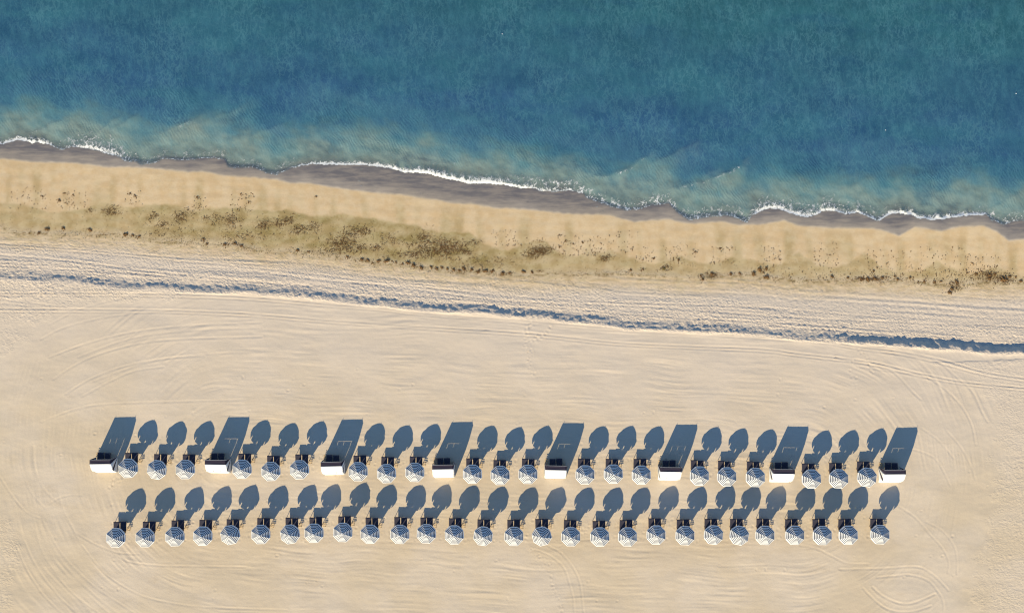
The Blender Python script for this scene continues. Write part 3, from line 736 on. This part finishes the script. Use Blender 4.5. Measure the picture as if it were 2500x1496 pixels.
# ------------------------------------------------------------------ low slatted table
slat_me = rnd_box('slat', M_WOOD, (0, 0, 0.235), (0.34, 0.085, 0.022), None, 0.004)
def tlegs(b):
    tube_bm(b, (0, -0.20, -0.03), (0, 0.18, 0.222), 0.013, 0.013, 6)
    tube_bm(b, (0, 0.20, -0.03), (0, -0.18, 0.222), 0.013, 0.013, 6)
tleg_me = bm_mesh('leg_frame', M_WOOD, tlegs)
def make_table():
    t = empty('side_table')
    for y_ in (-0.20, -0.035, 0.16):
        s = link('slat', slat_me, None, t); s.location.y = y_
    for sx_ in (-1, 1):
        g = link('leg_frame', tleg_me, None, t); g.location.x = sx_ * 0.13
    return t

# ------------------------------------------------------------------ clamshell cabana (origin on the ground midway between its two pivots; back towards -y)
CABW = 1.16
RIB = [(0.02, 2.16), (0.50, 2.20), (1.12, 1.74), (1.38, 1.34), (1.74, 0.02)]      # (distance behind the pivots, height)
PIV = (0.0, 0.06)
def strip(name, b0, b1, m, sagx=0.03, x0=-CABW, x1=CABW, n=12, bulge=0.05, holes=(), cuts=None, nv=4, sweep=0.0):
    """a cloth panel between two ribs, billowing outward"""
    xs_ = cuts if cuts is not None else [x0 + (x1 - x0) * i / n for i in range(n + 1)]
    v, f = [], []
    d0, d1 = Vector(b0), Vector(b1); nr = (d1 - d0).normalized(); nr = Vector((-nr.y, nr.x)) * -1
    tv = nv if isinstance(nv, list) else [i / nv for i in range(nv + 1)]
    for t in tv:
        p = d0 + (d1 - d0) * t
        for x in xs_:
            k = math.sin(math.pi * t) * (1 - (x / CABW) ** 2 * 0.6)
            q = p + nr * bulge * k
            xx = x * (1.0 - sweep * t * t * (abs(x) / CABW) ** 3)
            v.append((xx, -q.x, q.y))
    W = len(xs_)
    for j in range(len(tv) - 1):
        for i in range(W - 1):
            if (i, j) in holes: continue
            a = j * W + i; f.append((a, a + W, a + W + 1, a + 1))
    me = mesh_py(name, v, f, m, True)
    bm = bmesh.new(); bm.from_mesh(me)
    for vv in [q for q in bm.verts if not q.link_faces]: bm.verts.remove(vv)
    bmesh.ops.solidify(bm, geom=bm.faces[:], thickness=0.008); bm.to_mesh(me); bm.free()
    return me
def tri_mesh(name, side, b0, b1, m):
    """side gore from the pivot to two ribs, slightly bellied"""
    x = side * CABW; v, f = [], []
    P, A, B = Vector(PIV), Vector(b0), Vector(b1); N = 5
    for i in range(N + 1):
        t = i / N
        for k in range(N + 1):
            s = k / N
            q = P + (A * (1 - s) + B * s - P) * t
            bel = 0.05 * math.sin(math.pi * s) * math.sin(math.pi * min(t, 0.999))
            v.append((x + side * (bel + 0.02 * (1 - t)), -q.x, q.y))
    W = N + 1
    for i in range(N):
        for k in range(N):
            a = i * W + k; f.append((a, a + W, a + W + 1, a + 1))
    me = mesh_py(name, v, f, m, True)
    bm = bmesh.new(); bm.from_mesh(me); bmesh.ops.solidify(bm, geom=bm.faces[:], thickness=0.006); bm.to_mesh(me); bm.free()
    return me
def rib_tube(b, z):
    bm = bmesh.new()
    pts = [(-CABW, -PIV[0], PIV[1]), (-CABW, -b, z), (CABW, -b, z), (CABW, -PIV[0], PIV[1])]
    for a, c in zip(pts, pts[1:]): tube_bm(bm, a, c, 0.016, 0.016, 6)
    me = bpy.data.meshes.new('hoop'); bm.to_mesh(me); bm.free(); me.materials.append(M_METAL)
    return me
roof_me = strip('roof_panel', RIB[0], RIB[1], M_CABD, bulge=0.04)
upper_me = strip('upper_back_panel', RIB[1], RIB[2], M_CAB, bulge=0.05)
hoop_me = [rib_tube(b, z) for b, z in RIB[:4]]
gore_me = {s: [tri_mesh('side_gore', s, RIB[i], RIB[i + 1], m) for i, m in enumerate((M_CABD, M_CAB, M_CABD, M_CAB))] for s in (-1, 1)}
def peg_fn(b):
    tube_bm(b, (0, 0, 0), (0, 0.0, 0.11), 0.02, 0.012, 6)
peg_me = bm_mesh('corner_peg', M_METAL, peg_fn)
CUTS = [-CABW, -1.06, -1.025, -0.80, -0.55, -0.38, -0.35, -0.05, 0.20, 0.42, 0.455, 0.80, CABW]
def make_cabana(pattern):
    c = empty('clamshell_cabana')
    link('roof_panel', roof_me, None, c); link('upper_back_panel', upper_me, None, c)
    holes = set()
    # the loose flap in the back: slits along its top and sides
    if 't' in pattern: holes |= {(i, 0) for i in range(1, 10)}
    if 'T' in pattern: holes |= {(i, 0) for i in range(1, 8)}
    if '1' in pattern: holes |= {(1, j) for j in (1,)}
    if '2' in pattern: holes |= {(5, j) for j in (1,)}
    mid = strip('middle_back_panel', RIB[2], RIB[3], M_CAB, bulge=0.03, cuts=CUTS, holes=holes | ({(9, 1)} if '3' in pattern else set()), nv=[0.34, 0.362, 1.0] if pattern else [0.0, 0.5, 1.0])
    link('middle_back_panel', mid, None, c)
    if pattern:
        link('back_seam_panel', strip('back_seam_panel', RIB[2], tuple(Vector(RIB[2]) * 0.66 + Vector(RIB[3]) * 0.34), M_CAB, bulge=0.004), None, c)
    lh = {(9, j) for j in (0, 1)} if '3' in pattern else set()
    low = strip('lower_back_panel', RIB[3], RIB[4], M_CAB, bulge=0.07, cuts=CUTS, holes=lh, nv=[0, 0.22, 0.42, 0.7, 0.88, 1.0], sweep=0.10)
    link('lower_back_panel', low, None, c)
    for s in (-1, 1):
        for g in gore_me[s]: link('side_gore', g, None, c)
        p = link('corner_peg', peg_me, None, c); p.location = (s * CABW * 0.93, -RIB[0][0], RIB[0][1])
    for h in hoop_me: link('hoop', h, None, c)
    return c

# ------------------------------------------------------------------ set everything out
def dec(x0, y0, pts): return [(x0 + a / 4.1225, y0 + b / 4.1225) for a, b in pts]
ROW1 = dec(200, 1000, [(437,603),(733,610),(1023,615),(1593,607)]) + dec(600, 1000, [(238,630),(528,616),(1123,630),(1407,647)]) + \
    dec(1000, 1000, [(47,640),(628,653),(905,674),(1196,665)]) + dec(1400, 1000, [(119,662),(405,662),(690,664),(1276,678),(1554,686)]) + \
    dec(1800, 1000, [(200,688),(763,709),(1042,706),(1326,692)])
ROW2 = dec(200, 1000, [(318,1306),(618,1302),(910,1291),(1195,1289),(1474,1276)]) + \
    dec(600, 1000, [(138,1272),(427,1265),(672,1257),(966,1252),(1247,1263),(1541,1261)]) + \
    dec(1000, 1000, [(157,1265),(450,1268),(742,1279),(1047,1284),(1335,1279),(1625,1288)]) + \
    dec(1400, 1000, [(272,1293),(547,1287),(842,1273),(1131,1284),(1417,1274)]) + \
    dec(1800, 1000, [(28,1278),(298,1276),(592,1276),(871,1275),(1136,1277),(1462,1274)])
TWIST = {(1, 1): -9, (2, 4): 12, (2, 6): 9, (2, 13): -8, (2, 15): 14, (2, 21): -6, (2, 22): -12, (1, 20): -8}
u0, c0, t0 = make_umbrella(), make_chair(), make_table()
first = {'u': True, 'c': True, 't': True}
def take(key, proto):
    if first[key]:
        first[key] = False
        return proto
    return copy_tree(proto)
def place_chair(x, y, rz, label, group):
    o = take('c', c0)
    o.location = (x, y, sand_z(x, y)); o.rotation_euler = (0, 0, rz)
    tag(o, label, 'lounge chair', group)
def place_table(x, y, rz, label, group):
    o = take('t', t0)
    o.location = (x, y, sand_z(x, y)); o.rotation_euler = (0, 0, rz)
    tag(o, label, 'side table', group)
for row, pts, rn in ((1, ROW1, 'seaward'), (2, ROW2, 'inland')):
    for i, (px, py) in enumerate(pts):
        x, y = ground(px, py, APEX_Z + 0.08)
        z0 = sand_z(x, y)
        u = take('u', u0)
        o_ = ordinal(i + 1)
        u.location = (x, y, z0)
        u.rotation_euler = (R(random.uniform(-2.0, 2.0)), R(random.uniform(-2.0, 2.0)), R(TWIST.get((row, i), random.uniform(-2.5, 2.5))))
        if row == 1:
            g, k = divmod(i, 3)
            lab = 'navy and white striped umbrella, %s of three between %s and %s cabanas from left' % (('first', 'middle', 'last')[k], ordinal(g + 1), ordinal(g + 2))
        else:
            lab = 'navy and white striped octagonal umbrella, %s from left in the inland row' % o_
        tag(u, lab, 'umbrella', 'striped umbrellas in the %s row' % rn)
        for s, sn in ((-1, 'left'), (1, 'right')):
            cx, cy = x + s * 0.372 + random.uniform(-0.015, 0.015), y + 1.02 + random.uniform(-0.05, 0.05)
            place_chair(cx, cy, R(random.uniform(-1.8, 1.8)), 'dark lounge chair, %s one under the %s umbrella from left in the %s row' % (sn, o_, rn), 'lounge chairs in pairs under the %s row' % rn)
        place_table(x + 0.93 + random.uniform(-0.03, 0.03), y + 0.72 + random.uniform(-0.06, 0.06), R(random.uniform(-6, 6)),
                    'low slatted wood table beside chairs of the %s umbrella from left, %s row' % (o_, rn), 'slatted tables beside the chairs')

CABS = [dec(200, 1000, [(75,548),(290,545)]), dec(200, 1000, [(1232,552),(1455,550)]), dec(600, 1000, [(755,567),(965,571)]), dec(1000, 1000, [(228,597),(440,600)]),
        dec(1000, 1000, [(1368,606),(1580,608)]), dec(1400, 1000, [(880,623),(1088,625)]), dec(1800, 1000, [(365,643),(582,645)]), [(2160.6,1157.6),(2211.2,1157.2)]]
PAT = ['123', 't23', 't123', 'T12', 'T12', '123', 'T13', 'T12']
for i, (a, b) in enumerate(CABS):
    px, py = (a[0] + b[0]) / 2, (a[1] + b[1]) / 2
    x, y = ground(px, py, RIB[1][1])
    y += RIB[1][0]
    cb = make_cabana(PAT[i])
    cb.location = (x, y, sand_z(x, y)); cb.rotation_euler = (0, 0, R(random.uniform(-1.5, 1.5)))
    tag(cb, 'white canvas clamshell cabana with dark roof panel, %s from the left' % ordinal(i + 1), 'cabana', 'clamshell cabanas in the seaward row')
    off = [-0.16, -0.16, -0.10, 0.0, 0.06, 0.0, 0.08, 0.12][i]
    for s, sn in ((-1, 'left'), (1, 'right')):
        place_chair(x + off + s * 0.375, y - 0.02 + random.uniform(-0.03, 0.03), R(random.uniform(-1, 1)),
                    'dark lounge chair, %s one inside the %s cabana from the left' % (sn, ordinal(i + 1)), 'lounge chairs inside the cabanas')
    place_table(x - 0.98, y + 0.30, R(random.uniform(-10, 10)), 'low slatted wood table left of chairs inside the %s cabana from left' % ordinal(i + 1), 'slatted tables beside the chairs')

# ------------------------------------------------------------------ seaweed
CLUMPS = [(113,559,9),(92,568,6),(152,557,7),(217,561,8),(304,572,10),(322,574,7),(338,577,7),(495,584,7),(503,595,7),(547,597,9),(572,594,9),(588,600,7),
    (313,472,4),(327,478,4),(154,471,4),(141,488,5),(174,474,4),(99,478,4),(478,480,5),(585,472,4),(605,492,4),
    (882,633,7),(897,635,7),(909,642,4),(923,637,8),(944,637,9),(956,637,4),(966,640,5),(982,644,6),(995,641,8),(1009,647,8),(1028,653,8),(1052,652,9),
    (1066,655,6),(1078,653,7),(1092,656,7),(1107,658,7),(1121,660,6),(1132,656,9),(1152,658,9),(1168,663,7),(1185,661,8),(1202,662,8),(1228,667,9),(1244,666,7),
    (725,611,6),(752,614,6),(847,627,5),(769,479,4),(1278,663,8),(1299,664,5),(1318,661,5),(1541,659,6),(1571,657,6),(1622,656,8),(1631,649,5),(1717,682,8),
    (1740,669,11),(1712,673,6),(1786,668,6),(1808,667,7),(1842,668,9),(1857,659,9),(1873,656,8),(1873,677,9),(1597,631,5),(1658,634,6),(1699,614,5),(1761,606,4),
    (1400,595,4),(1423,591,4),(1366,573,4),(1381,587,4),(1367,602,5),(1866,664,4),(2034,675,8),(2073,677,5),(2106,681,8),(2122,682,8),(2140,680,9),(2158,678,9),
    (2137,661,6),(2188,674,7),(2195,682,7),(2226,678,9),(2246,688,7),(2261,687,6),(2340,688,10),(2328,705,9),(2323,714,8),(2287,688,5),(2302,687,5),(2388,668,6),
    (2402,663,6),(2420,671,8),(2421,680,8),(2435,669,6),(2455,682,10),(2470,675,7),(2485,676,7),(2498,686,8),(2380,642,5)]
def blob(seed):
    rn = random.Random(seed)
    bm = bmesh.new(); bmesh.ops.create_icosphere(bm, subdivisions=3, radius=1.0)
    for v in bm.verts:
        p = v.co.copy()
        k = 0.72 + 0.35 * float(pn(np.array([p.x * 1.7 + seed * 3]), np.array([p.y * 1.7 + p.z]), 80)[0]) + 0.30 * float(pn(np.array([p.x * 4.2]), np.array([p.y * 4.2 + seed * 2 + p.z * 2]), 81)[0])
        v.co = Vector((p.x * k, p.y * k * 0.85, p.z * k * 0.45))
    # trailing fronds
    for _ in range(14):
        a = rn.uniform(0, 6.283); r0 = rn.uniform(0.45, 0.8); L = rn.uniform(0.3, 0.75); w = rn.uniform(0.05, 0.12); b_ = a + rn.uniform(-0.7, 0.7)
        p0 = Vector((math.cos(a) * r0, math.sin(a) * r0, 0.12)); d_ = Vector((math.cos(b_), math.sin(b_), 0)); sd = Vector((-d_.y, d_.x, 0)) * w
        q = [bm.verts.new(p0 - sd), bm.verts.new(p0 + sd), bm.verts.new(p0 + d_ * L * 0.6 + sd * 0.8 + Vector((0, 0, 0.06))), bm.verts.new(p0 + d_ * L * 0.6 - sd * 0.8 + Vector((0, 0, 0.10))), bm.verts.new(p0 + d_ * L + Vector((0, 0, -0.05)))]
        bm.faces.new((q[0], q[1], q[2], q[3])); bm.faces.new((q[3], q[2], q[4]))
    me = bpy.data.meshes.new('seaweed_clump'); bm.to_mesh(me); bm.free()
    return me
blobs = [blob(i) for i in range(9)]
for b_ in blobs: b_.materials.append(M_WEED)
blob_y = blobs[2].copy(); blob_y.materials[0] = M_WEEDY
order = sorted(CLUMPS)
big = [c for c in order if c[2] >= 6]; small = [c for c in order if c[2] < 6]
rs = random.Random(21)
for lst, word in ((big, 'large'), (small, 'small')):
    for i, (px, py, sz) in enumerate(lst):
        x, y = gx(px), gy(py)
        gold = (px, py) == (1622, 656)
        o = link('seaweed_clump', blob_y if gold else rs.choice(blobs))
        r = sz * S * rs.uniform(0.45, 0.75)
        o.location = (x, y, sand_z(x, y) + 0.04 * r); o.scale = (r * rs.uniform(0.8, 1.35), r * rs.uniform(0.7, 1.0), r * rs.uniform(0.8, 1.1)); o.rotation_euler.z = rs.uniform(0, 6.28)
        lab = 'golden seaweed clump lying on the wrack line' if gold else '%s dark brown seaweed clump, %s %s clump from the left along the beach' % (word, ordinal(i + 1), word)
        tag(o, lab, 'seaweed', '%s seaweed clumps along the wrack line' % word)

# loose litter of weed: thousands of scraps, one object
fl_v, fl_f = [], []
def scrap(px, py, r):
    x, y = gx(px), gy(py)
    if abs(x) > 66: return
    z0 = sand_z(x, y) + 0.012
    a = rs.uniform(0, 6.283); e = rs.uniform(0.35, 1.0); b0 = len(fl_v)
    for k in range(5):
        t = a + k * 1.2566; q = r * rs.uniform(0.6, 1.25)
        dx, dy = math.cos(t) * q, math.sin(t) * q * e
        fl_v.append((x + dx, y + dy, z0 + rs.uniform(-0.005, 0.03)))
    fl_f.append(tuple(range(b0, b0 + 5)))
for (px, py, sx_, sy_, n_) in PATCH:
    for _ in range(int(n_ * 0.55)):                       # tangled strands: short runs of scraps
        x_, y_, a_ = rs.gauss(px, sx_ * 0.66), rs.gauss(py, sy_ * 0.66), rs.gauss(-0.25, 0.7)
        for k in range(rs.randint(2, 6)):
            scrap(x_, y_, rs.uniform(0.015, 0.055)); x_ += 1.5 * math.cos(a_); y_ += 1.5 * math.sin(a_); a_ += rs.gauss(0, 0.6)
for (px, py, sz) in CLUMPS:                             # shreds round each clump
    for _ in range(rs.randint(4, 16)): scrap(rs.gauss(px, sz * 0.8), rs.gauss(py + 1, sz * 0.45), rs.uniform(0.02, 0.07))
for _ in range(4200):                                   # crumbs along the wrack line
    px = rs.uniform(0, 2500); k = float(pn(np.array([px / 70.0]), np.array([1.5]), 90)[0])
    if rs.random() > 0.55 + 0.7 * k: continue
    scrap(px, float(WRACK(px)) + rs.gauss(2, 5.5), rs.uniform(0.015, 0.05))
for _ in range(2400):                                   # thin scatter over the weedy band
    px = rs.uniform(0, 2500); a, b_ = float(OLIVE(px)), float(WRACK(px))
    if rs.random() > float(np.interp(px, [0, 450, 700, 1150, 1400, 2500], [0.25, 0.6, 1.0, 1.0, 0.45, 0.4])): continue
    scrap(px, a + (b_ - a) * rs.betavariate(1.8, 1.4), rs.uniform(0.015, 0.045))
for (xa, xb, ya, yb, n_) in [(20,120,455,510,45),(135,210,465,510,45),(300,345,465,500,22),(470,500,478,515,22),(560,620,470,520,45),(1200,1260,560,600,35),(1240,1340,580,600,30),(1360,1480,575,625,120),
        (1480,1560,560,620,35),(1550,1600,600,640,25),(1620,1700,590,650,50),(1735,1800,600,650,50),(1850,1910,600,660,60),(1990,2050,590,650,55),(2120,2230,610,680,90),(2250,2360,600,680,80),(2360,2450,620,680,80),(1880,2480,655,685,200)]:
    for _ in range(n_):
        x_, y_ = rs.uniform(xa, xb), rs.uniform(ya, yb)
        scrap(x_, y_, rs.uniform(0.03, 0.08))
        if rs.random() < 0.6:
            for k in range(rs.randint(1, 4)): scrap(x_ + rs.gauss(0, 0.8), y_ + k * 2.5 + rs.uniform(1, 3), rs.uniform(0.012, 0.03))
litter = link('seaweed_litter', mesh_py('seaweed_litter', fl_v, fl_f, M_WEED))
tag(litter, 'brown seaweed scraps scattered over the damp sand', 'seaweed', kind='stuff')

# ------------------------------------------------------------------ tiny floats out on the water
def buoy_fn(b):
    bmesh.ops.create_icosphere(b, subdivisions=2, radius=0.045)
    tube_bm(b, (0, 0, 0.05), (0, 0, 0.12), 0.018, 0.012, 6)
buoy_me = bm_mesh('float', M_BUOY, buoy_fn)
for (px, py, w) in ((1226, 79, 'in the middle near the top edge'), (2168, 315, 'off the right half, closest to the shore'), (2489, 225, 'at the right edge of the water')):
    o = link('float', buoy_me); o.location = (gx(px), gy(py), SEA_Z + 0.05)
    tag(o, 'tiny white float on the open sea ' + w, 'float', 'floats on the sea')
